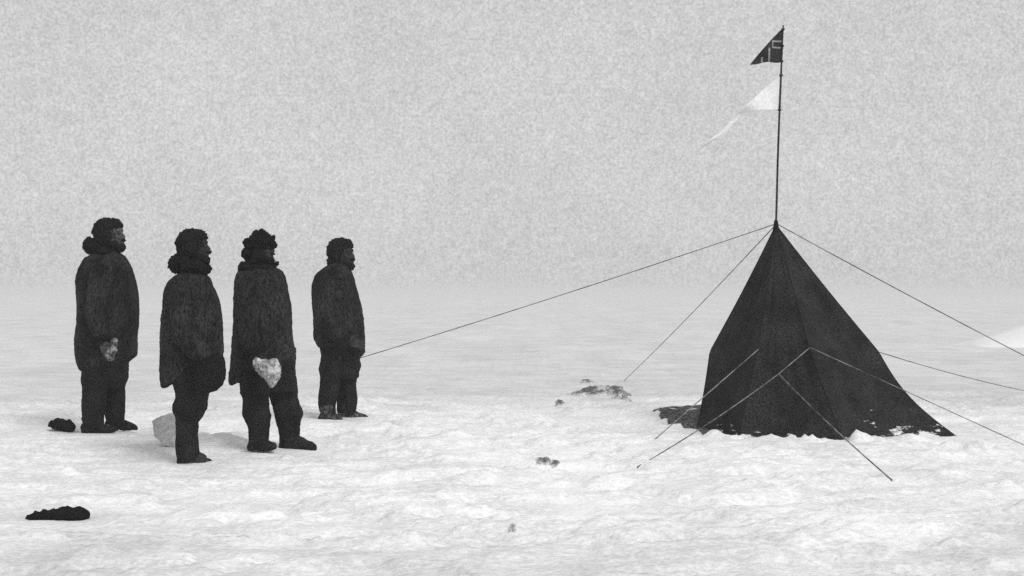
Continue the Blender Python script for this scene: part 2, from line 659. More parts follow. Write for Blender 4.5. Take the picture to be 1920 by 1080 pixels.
tent = empty("tent", Vector((cen.x, cen.y, Hs(cen.x, cen.y))))
tag(tent, "dark pointed tent with bulging sides and a flagpole rising from its peak", "tent")
TINV = Matrix.Translation(-tent.location)
NT, NU = 44, 26
for k in range(6):
    k2 = (k + 1) % 6
    bm = bmesh.new()
    grid = []
    for i in range(NT + 1):
        t = 2.12 * i / NT
        row = []
        a, b = seam_pt(k, t), seam_pt(k2, t)
        mid_out = ((a + b) / 2 - Vector((AP.x, AP.y, 0)))
        mid_out.z = 0
        mid_out = mid_out.normalized() if mid_out.length > 1e-4 else Vector((0, 0, 0))
        w = (b - a).length
        for j in range(NU + 1):
            u = j / NU
            p = a.lerp(b, u)
            sag = -0.075 * w * math.sin(math.pi * u)
            if t > 1:
                sag *= 0.6
            wr = float(vnoise(np.array([u * 7.0 + k * 5]), np.array([t * 2.2 + u * 2]), seed=81)[0]) * 0.030 + float(vnoise(np.array([u * 16.0 + k * 9]), np.array([t * 5]), seed=82)[0]) * 0.008
            e = min(1.0, 6 * u, 6 * (1 - u)) * min(1.0, t * 1.2)
            p = p + mid_out * (sag + wr * e)
            row.append(bm.verts.new(TINV @ p))
        grid.append(row)
    for i in range(NT):
        for j in range(NU):
            if i == 0 and j:
                pass
            bm.faces.new((grid[i][j], grid[i + 1][j], grid[i + 1][j + 1], grid[i][j + 1]))
    bmesh.ops.remove_doubles(bm, verts=bm.verts, dist=1e-5)
    me = bm_mesh("canvas_panel", bm)
    pan = link("canvas_panel", me, M_TENT, tent)
    # rolled seam down the corner
    bm = bmesh.new()
    tube(bm, [TINV @ seam_pt(k, 0.01 + 2.05 * i / 36) for i in range(37)], [0.0035] * 37, seg=8, caps=False)
    link("seam", bm_mesh("seam", bm), M_SEAM, pan)

bm = bmesh.new()
tube(bm, [TINV @ (AP + Vector((0, 0, -.07))), TINV @ (AP + Vector((0, 0, -.02))), TINV @ (AP + Vector((0, 0, .03)))], [0.034, 0.026, 0.018], seg=12)
link("peak_binding", bm_mesh("peak_binding", bm), M_SEAM, tent)

# dark speckled sheet standing in for the tent's shadow on the snow
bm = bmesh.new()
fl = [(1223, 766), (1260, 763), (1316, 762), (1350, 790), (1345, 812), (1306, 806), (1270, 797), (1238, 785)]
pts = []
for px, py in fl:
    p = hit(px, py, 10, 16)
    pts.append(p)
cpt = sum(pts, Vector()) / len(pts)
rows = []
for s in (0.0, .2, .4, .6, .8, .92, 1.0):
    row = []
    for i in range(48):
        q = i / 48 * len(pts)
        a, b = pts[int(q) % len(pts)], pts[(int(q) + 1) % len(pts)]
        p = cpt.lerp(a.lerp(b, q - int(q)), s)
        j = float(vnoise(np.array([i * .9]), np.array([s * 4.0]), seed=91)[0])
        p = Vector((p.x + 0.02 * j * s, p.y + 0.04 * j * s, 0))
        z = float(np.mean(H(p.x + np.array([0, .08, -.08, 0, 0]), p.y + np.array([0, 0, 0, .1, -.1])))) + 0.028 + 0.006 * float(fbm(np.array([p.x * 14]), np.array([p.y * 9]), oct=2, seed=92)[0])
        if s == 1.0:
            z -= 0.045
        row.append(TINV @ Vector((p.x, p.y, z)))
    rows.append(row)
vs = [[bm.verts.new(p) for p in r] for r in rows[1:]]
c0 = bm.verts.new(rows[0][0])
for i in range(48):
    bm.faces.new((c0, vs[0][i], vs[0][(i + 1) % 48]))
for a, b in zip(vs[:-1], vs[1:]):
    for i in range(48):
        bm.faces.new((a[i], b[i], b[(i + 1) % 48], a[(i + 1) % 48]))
fo = link("shadow_sheet", bm_mesh("shadow_sheet", bm), M_SHADOW_SHEET, tent)
fo["label"] = "speckled grey sheet standing in for the tent shadow on the snow"


# guy ropes
def rope(points, r=0.0046, sag=0.0, n=26):
    bm = bmesh.new()
    P = []
    for a, b in zip(points[:-1], points[1:]):
        for i in range(n):
            t = i / n
            p = a.lerp(b, t)
            p = p - Vector((0, 0, sag * 4 * t * (1 - t)))
            P.append(p)
    P.append(points[-1])
    tube(bm, [TINV @ p for p in P], [r] * len(P), seg=6, caps=False)
    return link("guy_rope", bm_mesh("guy_rope", bm), M_ROPE, tent)


def peg(p, ro):
    d = Vector((0.15, 0.1, 1)).normalized()
    bm = bmesh.new()
    tube(bm, [TINV @ (p - d * .12), TINV @ (p + d * .003)], [0.004, 0.005], seg=8)
    link("tent_peg", bm_mesh("tent_peg", bm), M_ROPE, ro)


def anchor(px, py):
    return hit(px, py, 7, 40)


a1 = at(640, 682, 14.5)                    # tied to a stake driven in beyond the fourth man
r1 = rope([AP + Vector((-.02, 0, 0)), a1], sag=0.02)
bm = bmesh.new()
tube(bm, [TINV @ Vector((a1.x, a1.y, Hs(a1.x, a1.y) - .15)), TINV @ (a1 + Vector((0, 0, .05)))], [0.010, 0.010], seg=8)
link("stake", bm_mesh("stake", bm), M_POLE, r1)
a2 = anchor(1172, 712)
peg(a2, rope([AP + Vector((-.02, 0, -.02)), a2], sag=0.03))
a3 = Vector((5.7, 11.0, Hs(5.7, 11.0)))
peg(a3, rope([AP + Vector((.02, 0, 0)), a3], sag=0.03))
a4 = at(1960, 737, 16.5)
a4.z = Hs(a4.x, a4.y)
peg(a4, rope([SE[3][0] + Vector((.0, 0, .0)), a4], sag=0.03))
a5 = anchor(1228, 824)
peg(a5, rope([SE[1][0] + Vector((0, -.02, 0)), a5]))
kn = at(1460, 701, 11.55)
a6, a7 = anchor(1196, 878), anchor(1672, 903)
a6.z += .008
a7.z += .008
rope([SE[2][0] + Vector((0, -.02, 0)), kn])
peg(a6, rope([kn, a6], sag=.025))
peg(a7, rope([kn, a7], sag=.02))
a8 = anchor(1935, 842)
peg(a8, rope([SE[2][0] + Vector((0.01, -.02, 0)), a8], r=0.0040))

# flagpole with flag and pennant
fp = empty("flagpole", Vector((AP.x, AP.y, Hs(AP.x, AP.y))))
tag(fp, "thin dark bamboo pole rising from the tent peak with flag and pennant", "flagpole")
FINV = Matrix.Translation(-fp.location)
pole_px = [(1453.5, 450), (1455, 420), (1456.5, 370), (1458, 310), (1460, 250), (1462, 200), (1464.5, 140), (1466.5, 90), (1468.5, 48)]
PP = [Vector((AP.x - .01, AP.y, Hs(AP.x, AP.y) - .05))] + [at(px, py, 12.9) for px, py in pole_px]
bm = bmesh.new()
tube(bm, [FINV @ p for p in PP], [0.0098] * 6 + [0.0092, 0.009, 0.008, 0.0065], seg=10)
for i in range(2, 9):
    ell(bm, FINV @ PP[i], (0.0135, 0.0135, 0.006), seg=10)
link("pole", bm_mesh("pole", bm), M_POLE, fp)


def pole_at(py):
    xs = [p[0] for p in pole_px[::-1]]
    ys = [p[1] for p in pole_px[::-1]]
    return float(np.interp(py, ys, xs))


def cloth(name, corner_fn, nu, nv, mat, thick=0.002):
    """corner_fn(u, v) -> (px, py, depth offset); uv carries the pixel layout of the print"""
    bm = bmesh.new()
    uvl = bm.loops.layers.uv.new("UVMap")
    vs, uv = [], {}
    for i in range(nu + 1):
        row = []
        for j in range(nv + 1):
            px, py, dy = corner_fn(i / nu, j / nv)
            p = at(px, py, 12.9)
            p.y += dy
            v = bm.verts.new(FINV @ p)
            uv[v] = ((px - 1400) / 80.0, (py - 50) / 80.0)
            row.append(v)
        vs.append(row)
    for i in range(nu):
        for j in range(nv):
            f = bm.faces.new((vs[i][j], vs[i + 1][j], vs[i + 1][j + 1], vs[i][j + 1]))
            for l in f.loops:
                l[uvl].uv = uv[l.vert]
    me = bpy.data.meshes.new(name)
    bm.to_mesh(me)
    bm.free()
    o = link(name, me, mat, fp)
    s = o.modifiers.new("thickness", 'SOLIDIFY')
    s.thickness = thick
    s.offset = 0
    return o


def flag_fn(u, v):
    # hoist u=0, fly u=1; the fly droops to a point
    hx, hy = pole_at(52 + 65 * v) - 1.0, 52 + 65 * v
    top = (1468 + (1404 - 1468) * u - 1.5 * math.sin(math.pi * u), 52 + (124 - 52) * u - 1.0 * math.sin(math.pi * u))
    bot = (1464 + (1404 - 1464) * u, 117 + 7 * u - 2.0 * math.sin(math.pi * u) + 1.2 * math.sin(9 * u))
    x = top[0] + (bot[0] - top[0]) * v
    y = top[1] + (bot[1] - top[1]) * v
    if u < 0.02:
        x = hx
    d = 0.05 * math.sin(u * 9 + v * 2.5) * u ** .7 * (1 - .3 * v) - 0.06 * u
    return x, y, d


M_FLAG = bpy.data.materials.new("flag_print")
M_FLAG.use_nodes = True
t = M_FLAG.node_tree
pb = t.nodes["Principled BSDF"]
pb.inputs["Roughness"].default_value = 0.9
pb.inputs["Specular IOR Level"].default_value = 0.1
uvn = t.nodes.new("ShaderNodeUVMap")
sep = t.nodes.new("ShaderNodeSeparateXYZ")
t.links.new(uvn.outputs[0], sep.inputs[0])


def fm(op, a, b=None):
    n = t.nodes.new("ShaderNodeMath")
    n.operation = op
    for i, v in enumerate((a, b)):
        if v is None:
            continue
        if isinstance(v, (int, float)):
            n.inputs[i].default_value = v
        else:
            t.links.new(v, n.inputs[i])
    return n.outputs[0]


def bar(x0, x1, y0, y1):
    U, V = sep.outputs[0], sep.outputs[1]
    a = fm('MULTIPLY', fm('GREATER_THAN', U, (x0 - 1400) / 80), fm('LESS_THAN', U, (x1 - 1400) / 80))
    b = fm('MULTIPLY', fm('GREATER_THAN', V, (y0 - 50) / 80), fm('LESS_THAN', V, (y1 - 50) / 80))
    return fm('MULTIPLY', a, b)


msk = bar(1447, 1467, 76, 79)
for r in ((1446, 1470, 88, 91), (1439, 1442.5, 91, 118), (1447, 1449, 78, 90), (1426.5, 1430, 108, 118)):
    msk = fm('MAXIMUM', msk, bar(*r))
fn_ = t.nodes.new("ShaderNodeTexNoise")
fn_.inputs["Scale"].default_value = 50
fn_.inputs["Detail"].default_value = 4
ftc = t.nodes.new("ShaderNodeTexCoord")
t.links.new(ftc.outputs["Object"], fn_.inputs["Vector"])
dark = fm('ADD', 0.008, fm('MULTIPLY', fn_.outputs[0], 0.045))
light = fm('ADD', 0.06, fm('MULTIPLY', fn_.outputs[0], 0.42))
mixf = fm('ADD', fm('MULTIPLY', msk, light), fm('MULTIPLY', fm('SUBTRACT', 1.0, msk), dark))
t.links.new(mixf, pb.inputs["Base Color"])
fo = cloth("flag", flag_fn, 40, 26, M_FLAG)
fo["label"] = "dark drooping flag with a white-edged cross at the pole top"


def pen_fn(u, v):
    # body of the pennant to u=.5, then a long thin tail
    if u <= 0.5:
        s = u / 0.5
        top = (1463.5 + (1386 - 1463.5) * s, 140 + (209 - 140) * s ** 1.05)
        bot = (1462.5 + (1386 - 1462.5) * s, 208 + (214.5 - 208) * s - 3 * math.sin(math.pi * s))
    else:
        s = (u - .5) / .5
        w = 4.5 * (1 - s) ** .7 + 1.6 * math.sin(math.pi * s) + .4
        c = (1386 + (1312 - 1386) * s + 4 * math.sin(5 * s), 211.5 + (284 - 211.5) * s ** .95)
        top = (c[0] - w * .45, c[1] - w * .5)
        bot = (c[0] + w * .45, c[1] + w * .5)
    x = top[0] + (bot[0] - top[0]) * v
    y = top[1] + (bot[1] - top[1]) * v
    return x, y, 0.05 * math.sin(u * 12 + v * 2) * u ** .6 - 0.05 * u


po = cloth("pennant", pen_fn, 60, 16, M_WHITE)
po["label"] = "white tapering pennant with a long thin drooping tail"
for py in (55, 86, 115, 141, 206):
    bm = bmesh.new()
    c = FINV @ at(pole_at(py), py, 12.9)
    tube(bm, [c - Vector((0, 0, .008)), c + Vector((0, 0, .008))], [0.017, 0.017], seg=10, caps=False)
    link("lashing", bm_mesh("lashing", bm), M_POLE, fp)


# ------------------------------------------------------------------ people
class Frame:
    """a person's own metres, from the photograph's pixels at that person's distance"""

    def __init__(s, px0, py0, D):
        s.o = at(px0, py0, D)
        s.px0, s.py0, s.D = px0, py0, D

    def __call__(s, px, py, ly=0.0):
        return at(px, py, s.D + ly) - s.o

    def m(s, d):
        return d / F * s.D


def prof(fr, rows, b, cy=0.0):
    """rings from silhouette rows (py, x left, x right[, slope]); b maps row fraction to half depth"""
    R = []
    for i, r in enumerate(rows):
        py, xl, xr = r[:3]
        k = r[3] if len(r) > 3 else 0.0
        c = fr((xl + xr) / 2, py)
        R.append((c.x, cy, c.z, fr.m((xr - xl) / 2), b[i] if isinstance(b, (list, tuple)) else b, k))
    return R


def build_head(bm, c, M, hs=1.0):
    def P(x, y, z):
        return c + M @ (Vector((x, y, z)) * hs)

    def E(x, y, z, rx, ry, rz):
        ell(bm, P(x, y, z), (rx * hs, ry * hs, rz * hs), M)
    E(-.012, 0, .012, .100, .077, .102)
    E(.030, 0, -.045, .066, .060, .076)
    E(.045, 0, -.080, .045, .045, .036)
    E(.074, 0, -.104, .022, .024, .020)
    E(.078, 0, .020, .020, .052, .022)
    for s in (-1, 1):
        E(.066, s * .042, -.032, .024, .022, .020)
        E(-.008, s * .078, -.022, .020, .011, .032)
        E(.030, s * .050, -.062, .034, .014, .034)
    tube(bm, [P(.084, 0, .006), P(.098, 0, -.020), P(.106, 0, -.034)], [.010 * hs, .012 * hs, .013 * hs], seg=10)
    E(.098, .012, -.040, .010, .010, .009)
    E(.098, -.012, -.040, .010, .010, .009)
    E(.090, 0, -.064, .012, .024, .008)
    E(.088, 0, -.078, .012, .022, .009)
    tube(bm, [P(-.020, 0, -.06), P(-.030, 0, -.13), P(-.045, 0, -.20)], [.056 * hs, .055 * hs, .066 * hs], seg=16)


def build_hand(bm, w, d, n, tside, curl=0.6, s=1.0):
    """w wrist, d along the fingers, n the way the palm faces, tside the thumb's side"""
    d = Vector(d).normalized()
    n = Vector(n)
    n = (n - d * n.dot(d)).normalized()
    l = d.cross(n) * tside
    offs = (.030, .010, -.010, -.029)
    for o in offs:
        tube(bm, [w + l * o * .55 * s, w + d * .045 * s + l * o * .9 * s, w + d * .088 * s + l * o * s], [.014 * s, .014 * s, .0115 * s], seg=10)
    lens = ((.042, .025, .021), (.047, .030, .022), (.043, .028, .021), (.034, .020, .019))
    for o, ls in zip(offs, lens):
        p = w + d * .088 * s + l * o * s
        a = curl * .5
        pts = [p]
        for q in ls:
            dd = d * math.cos(a) + n * math.sin(a)
            p = p + dd * q * s
            pts.append(p)
            a += curl
        tube(bm, pts, [.0098 * s, .0092 * s, .0085 * s, .0072 * s], seg=8)
    p0 = w + d * .022 * s + l * .026 * s
    p1 = p0 + (d * .6 + l * .75 + n * .3).normalized() * .042 * s
    p2 = p1 + (d * .8 + l * .35 + n * .5).normalized() * .032 * s
    p3 = p2 + (d * .8 + n * .6).normalized() * .024 * s
    tube(bm, [p0, p1, p2, p3], [.014 * s, .0115 * s, .0105 * s, .008 * s], seg=8)


def build_boot(fr, heel, toe, ly, top, sole_y, wid=.05, ankle_x=None, toe_dy=0.0, up=0.03, pw=.058, hi=1.12):
    """one boot: heel and toe in pixels, shaft up to row top"""
    bm = bmesh.new()
    h = fr(heel, sole_y, ly)
    t_ = fr(toe, sole_y, ly + toe_dy)
    ax = fr(ankle_x if ankle_x else heel + 18, sole_y, ly)
    Lf = (t_ - h).length
    dv = (t_ - h).normalized()
    # foot: rings across the length
    sv = dv.cross(Vector((0, 0, 1))).normalized()
    R = []
    for s, hh, ww in ((0.0, .055, .028), (.06, .080, .042), (.2, .100, .047), (.38, .102, .050), (.55, .082, .054), (.75, .060, .052), (.9, .046, .040), (.97, .036, .026), (1.0, .026, .012)):
        hh *= hi
        c = h + dv * Lf * s + Vector((0, 0, up * max(0, s - .75) * 4 * .35))
        ring = []
        for i in range(16):
            a = 2 * math.pi * i / 16
            cs, sn = math.cos(a), math.sin(a)
            y = ww * wid / .05 * math.copysign(abs(cs) ** .75, cs)
            z = hh * .5 + hh * .5 * math.copysign(abs(sn) ** .75, sn)
            ring.append(c + sv * y + Vector((0, 0, z - .012)))
        R.append(ring)
    rings_mesh(bm, R)
    tz = fr(0, top).z
    tube(bm, [Vector((ax.x, ly, .05)), Vector((ax.x, ly, .12)), Vector((ax.x - .004, ly, tz))], [pw * .95, pw * .95, pw * 1.05], seg=16, caps=False)
    return bm


def hair_cap(bm, c, M, hs, back=1.0, lump=0.0):
    def E(x, y, z, rx, ry, rz):
        ell(bm, c + M @ (Vector((x, y, z)) * hs), (rx * hs, ry * hs, rz * hs), M)
    E(-.026, 0, .026, .104, .090, .104)
    E(.026, 0, .066, .072, .068, .054)
    E(-.058, 0, -.04, .062 * back, .076, .080)
    E(-.015, .070, -.01, .045, .022, .06)
    E(-.015, -.070, -.01, .045, .022, .06)
    if lump:
        E(-.01, .01, .11, .05, .05, .02 + lump)


def person(name, label, px0, py0, D, head, coat, coat_b, pelvis, legs, boots, arms, hood, hair, opt):
    fr = Frame(px0, py0, D)
    root = empty("person", fr.o - Vector((0, 0, .014)))
    tag(root, label, "person", None)
    hx, hy, yaw, pitch, hs = head
    c = fr(hx, hy, opt.get('head_ly', 0.0))
    M = (Euler((0, 0, math.radians(yaw))).to_matrix() @ Euler((0, math.radians(-pitch), 0)).to_matrix())
    # --- body, one continuous surface
    bm = bmesh.new()
    build_head(bm, c, M, hs)
    sh_z = fr(0, opt['sh_y']).z
    tx = fr(opt['tx'], 0).x
    hipz = fr(0, opt['hip_y']).z
    nb = c + M @ Vector((-.045, 0, -.20)) * hs
    loft(bm, [(tx, 0, hipz - .06, .10, .13), (tx, 0, hipz + .06, .115, .155), (tx, 0, (hipz + sh_z) / 2, .105, .135), (tx, 0, sh_z - .12, .12, .165), (tx, 0, sh_z - .02, .085, .15), (tx * .5 + nb.x * .5, 0, sh_z + .04, .06, .07)])
    tube(bm, [Vector((tx, 0, sh_z - .1)), nb], [.075, .06], seg=14)
    for ar in arms:
        s_, e_, w_ = (fr(*ar[k]) for k in ('sh', 'el', 'wr'))
        tube(bm, [Vector((tx, s_.y * .5, s_.z - .01)), s_, s_.lerp(e_, .5), e_, e_.lerp(w_, .5), w_], [.055, .052, .047, .040, .036, .027], seg=12)
        build_hand(bm, w_, ar['d'], ar['n'], ar['t'], ar.get('curl', .55), hs * 1.03)
    for lg in legs:
        P = [fr((r[1] + r[2]) / 2, r[0], lg['ly']) for r in lg['rows']]
        P = [Vector((tx, lg['ly'] * .8, hipz))] + P
        W = [.075] + [max(.03, min(.07, fr.m((r[2] - r[1]) / 2) * .6)) for r in lg['rows']]
        tube(bm, P, W, seg=12)
        fz = P[-1]
        tube(bm, [Vector((fz.x, fz.y, .06)), Vector((fz.x + .07, fz.y, .045)), Vector((fz.x + .12, fz.y, .04))], [.032, .028, .022], seg=10)
        tube(bm, [fz, Vector((fz.x, fz.y, .06))], [.036, .032], seg=10)
    me = remeshed("body", bm, 0.0058, 1)
    link("body", me, opt.get('skin', M_SKIN), root)
    for s in (-1, 1):
        bm = bmesh.new()
        ell(bm, c + M @ (Vector((.083, s * .031, -.008)) * hs), (.011, .012, .009), M, 10)
        link("eye", bm_mesh("eye", bm), M_EYE, root)
    # --- jacket with its sleeves
    bm = bmesh.new()
    loft(bm, prof(fr, coat, coat_b), seg=36)
    for ar in arms:
        s_, e_, w_ = (fr(*ar[k]) for k in ('sh', 'el', 'wr'))
        rr = ar.get('r', (.088, .078, .062))
        tube(bm, [Vector((s_.x, s_.y * .55, s_.z + .02)), s_, s_.lerp(e_, .5), e_, e_.lerp(w_, .55), w_.lerp(e_, .06)], [rr[0], rr[0], rr[0] * .95, rr[1], (rr[1] + rr[2]) / 2, rr[2]], seg=16)
    cuffs = []
    for ar in arms:
        e_, w_ = fr(*ar['el']), fr(*ar['wr'])
        cuffs.append((w_.lerp(e_, .16), w_.lerp(e_, -.02), ar.get('r', (.088, .078, .062))[2] * 1.13))
    for a, b, ra, rb in opt.get('coat_extra', ()):
        tube(bm, [fr(*a), fr(*b)], [ra, rb], seg=14)
    me = remeshed("jacket", bm, 0.0085, 3, folds(.016, 6.5, 2.0, opt['seed'], .003, .003))
    jacket = link("jacket", me, opt.get('coat_mat', M_COAT), root)
    for ca, cb_, cr in cuffs:
        bm = bmesh.new()
        tube(bm, [ca, ca.lerp(cb_, .5), cb_], [cr * .96, cr * 1.06, cr * .98], seg=16, caps=False)
        link("cuff", remeshed("cuff", bm, .0075, 2, furry(.006, 45, opt['seed'] + 41, .004)), M_FUR, jacket)
    # --- trousers
    bm = bmesh.new()
    pb_ = [.17 - .075 * i / (len(pelvis) - 1) for i in range(len(pelvis))]
    loft(bm, prof(fr, pelvis, pb_), seg=28)
    for lg in legs:
        r0 = lg['rows'][0]
        cxm = (r0[1] + r0[2]) / 2 * .6 + opt['tx'] * .4
        rows = [(r0[0] - 45, cxm - (r0[2] - r0[1]) * .36, cxm + (r0[2] - r0[1]) * .36, .7)] + list(lg['rows'])
        loft(bm, [(fr((r[1] + r[2]) / 2, 0, lg['ly']).x, lg['ly'] * (r[3] if len(r) > 3 else 1), fr(0, r[0], lg['ly']).z, fr.m((r[2] - r[1]) / 2), max(.062, fr.m((r[2] - r[1]) / 2) * .92)) for r in rows], seg=22, n=2.1)
    me = remeshed("trousers", bm, 0.0080, 8, folds(.013, 7, 5.5, opt['seed'] + 3, .003, .003))
    link("trousers", me, M_TROUSER, root)
    # --- boots
    for b in boots:
        me = remeshed("boot", build_boot(fr, **b), 0.0075, 3, folds(.004, 14, 14, opt['seed'] + 7, .003))
        link("boot", me, opt.get('boot_mat', M_BOOT), root)
    # --- hood or collar
    if hood:
        bm = bmesh.new()
        for (hx_, hy_, ly, rx, ry, rz) in hood:
            ell(bm, fr(hx_, hy_, ly), (fr.m(rx), ry, fr.m(rz)))
        me = remeshed(opt.get('hood_name', "fur_hood"), bm, 0.0075, 2, furry(.012, 40, opt['seed'] + 11, opt.get('hood_big', .010)))
        link(opt.get('hood_name', "fur_hood"), me, M_FUR, jacket)
    # --- hair / headwear
    bm = bmesh.new()
    if hair == 'hat':
        for (hx_, hy_, ly, rx, ry, rz) in opt['hat']:
            ell(bm, fr(hx_, hy_, ly), (fr.m(rx), ry, fr.m(rz)))
        me = remeshed("fur_hat", bm, 0.0065, 1, furry(.020, 34, opt['seed'] + 21, .014))
        link("fur_hat", me, M_FUR, root)
    else:
        hair_cap(bm, c, M, hs, opt.get('hair_back', 1.0))
        me = remeshed("hair", bm, 0.0065, 2, furry(.009, 45, opt['seed'] + 21, .009))
        link("hair", me, M_HAIR, root)
    if opt.get('beard', True):
        bm = bmesh.new()
        for (x, y, z, rx, ry, rz) in ((.066, 0, -.108, .036, .042, .034), (.030, .052, -.085, .045, .020, .036), (.030, -.052, -.085, .045, .020, .036), (.096, 0, -.056, .014, .030, .008)):
            ell(bm, c + M @ (Vector((x, y, z)) * hs), (rx * hs, ry * hs, rz * hs), M)
        me = remeshed("beard", bm, 0.0055, 2, furry(.006, 55, opt['seed'] + 31, .004))
        link("beard", me, M_HAIR, root)
    # --- jacket details: pocket flap and belt line as the cloth shows them
    return root, fr


NEAR, FAR = -.225, .225

# first man
rows = [(467, 184, 221), (474, 175, 226), (480, 162, 231), (490, 155, 238), (500, 150, 243), (514, 147, 248), (528, 145.5, 252), (546, 146, 256), (564, 146, 258), (582, 146, 257.5), (600, 145, 256), (618, 143, 254), (634, 141.5, 253), (650, 143, 253.5), (662, 145, 253), (674, 150, 246, .16), (681, 154, 240, .2)]
bb = [0.08, 0.11, 0.17, 0.175, 0.18, 0.175, 0.17, 0.165, 0.18, 0.18, 0.18, 0.18, 0.18, 0.18, 0.18, 0.18, 0.18]
p1, f1 = person("first", "bareheaded person in long dark jacket, thick rolled hood behind neck, holding pale cap in front", 200, 804, D1,
    (207, 436, -8, 6, 1.12), rows, bb,
    [(660, 160, 238), (690, 157, 238), (712, 155, 236), (722, 156, 232)],
    [dict(ly=-.10, rows=[(700, 155, 200), (724, 153, 199), (750, 154, 196), (776, 156, 192), (792, 157, 192), (800, 160, 190)]),
     dict(ly=.10, rows=[(700, 192, 238), (724, 193, 233), (750, 196, 233.5), (776, 198, 232.5), (790, 199, 233), (798, 201, 230)])],
    [dict(heel=153, toe=216, ly=-.10, top=775, sole_y=806, ankle_x=172, pw=.060), dict(heel=197, toe=258, ly=.10, top=775, sole_y=801, ankle_x=214, pw=.060, up=.0)],
    [dict(sh=(192, 502, NEAR), el=(180, 580, -.275), wr=(191, 634, -.285), d=(.25, 0, -1), n=(.7, .7, 0), t=1, curl=.5),
     dict(sh=(204, 502, FAR), el=(226, 580, .27), wr=(240, 640, .20), d=(0.1, -.2, -1), n=(-.6, -.7, 0), t=-1)],
    [(168.5, 458, 0, 11.5, .10, 14.5), (181, 460, 0, 15, .12, 14.5), (194, 468, -.075, 16, .045, 8), (194, 468, .075, 16, .045, 8), (210, 473, 0, 12, .075, 5)],
    'hair', dict(sh_y=492, tx=200, hip_y=664, seed=1, skin=M_SKINL, head_ly=-.0, coat_mat=M_COAT))

# second man
rows = [(508, 340, 388), (516, 330, 394), (526, 320, 398), (536, 314, 401), (548, 311, 406), (560, 309.5, 410.5), (574, 309, 413), (596, 307, 414), (618, 306, 415), (640, 305, 415), (660, 305, 415.5, .10), (674, 305, 414, .26), (686, 305.5, 412, .36), (697, 306, 404, .50)]
bb = [0.1, 0.17, 0.175, 0.18, 0.175, 0.17, 0.165, 0.18, 0.18, 0.18, 0.18, 0.18, 0.18, 0.18]
p2, f2 = person("second", "person in knee gaiters and dark jacket with upturned tail, large dark cap held at thigh", 356, 867, D2,
    (365, 458, -5, 6, 1.0), rows, bb,
    [(660, 322, 408), (690, 325, 404), (715, 328, 396), (730, 331, 392)],
    [dict(ly=-.09, rows=[(705, 328, 394), (724, 329.5, 392), (742, 332, 389), (752, 330, 387), (762, 326, 384), (770, 328, 380), (777, 331, 377), (786, 332, 369), (806, 331.5, 370), (828, 331.5, 372), (846, 332.5, 371), (856, 335, 369)]),
     dict(ly=.10, rows=[(705, 334, 396), (724, 334, 392), (742, 335, 388), (762, 334, 380), (776, 335, 376), (786, 337, 367), (806, 337, 367), (826, 337, 367), (838, 339, 366)])],
    [dict(heel=332, toe=398, ly=-.09, top=815, sole_y=867, ankle_x=352, pw=.066, toe_dy=.07), dict(heel=334, toe=386, ly=.10, top=815, sole_y=858, ankle_x=352, pw=.055, toe_dy=.05)],
    [dict(sh=(346, 545, NEAR), el=(343, 622, -.27), wr=(383, 664, -.285), d=(.55, 0, -.85), n=(.5, .8, 0), t=1, curl=.7),
     dict(sh=(366, 545, FAR), el=(382, 620, .27), wr=(400, 664, .18), d=(.3, -.2, -1), n=(-.6, -.7, 0), t=-1)],
    [(333, 491, 0, 15, .115, 18), (346, 488, 0, 18, .12, 17), (360, 497, -.08, 22, .055, 12), (360, 497, .08, 22, .055, 12), (380, 500, 0, 16, .075, 10), (391, 499, -.02, 5, .03, 6)],
    'hair', dict(sh_y=532, tx=355, hip_y=690, seed=2, boot_mat=M_BOOT_FUR, coat_mat=M_COAT2, beard=True, hair_back=1.0))

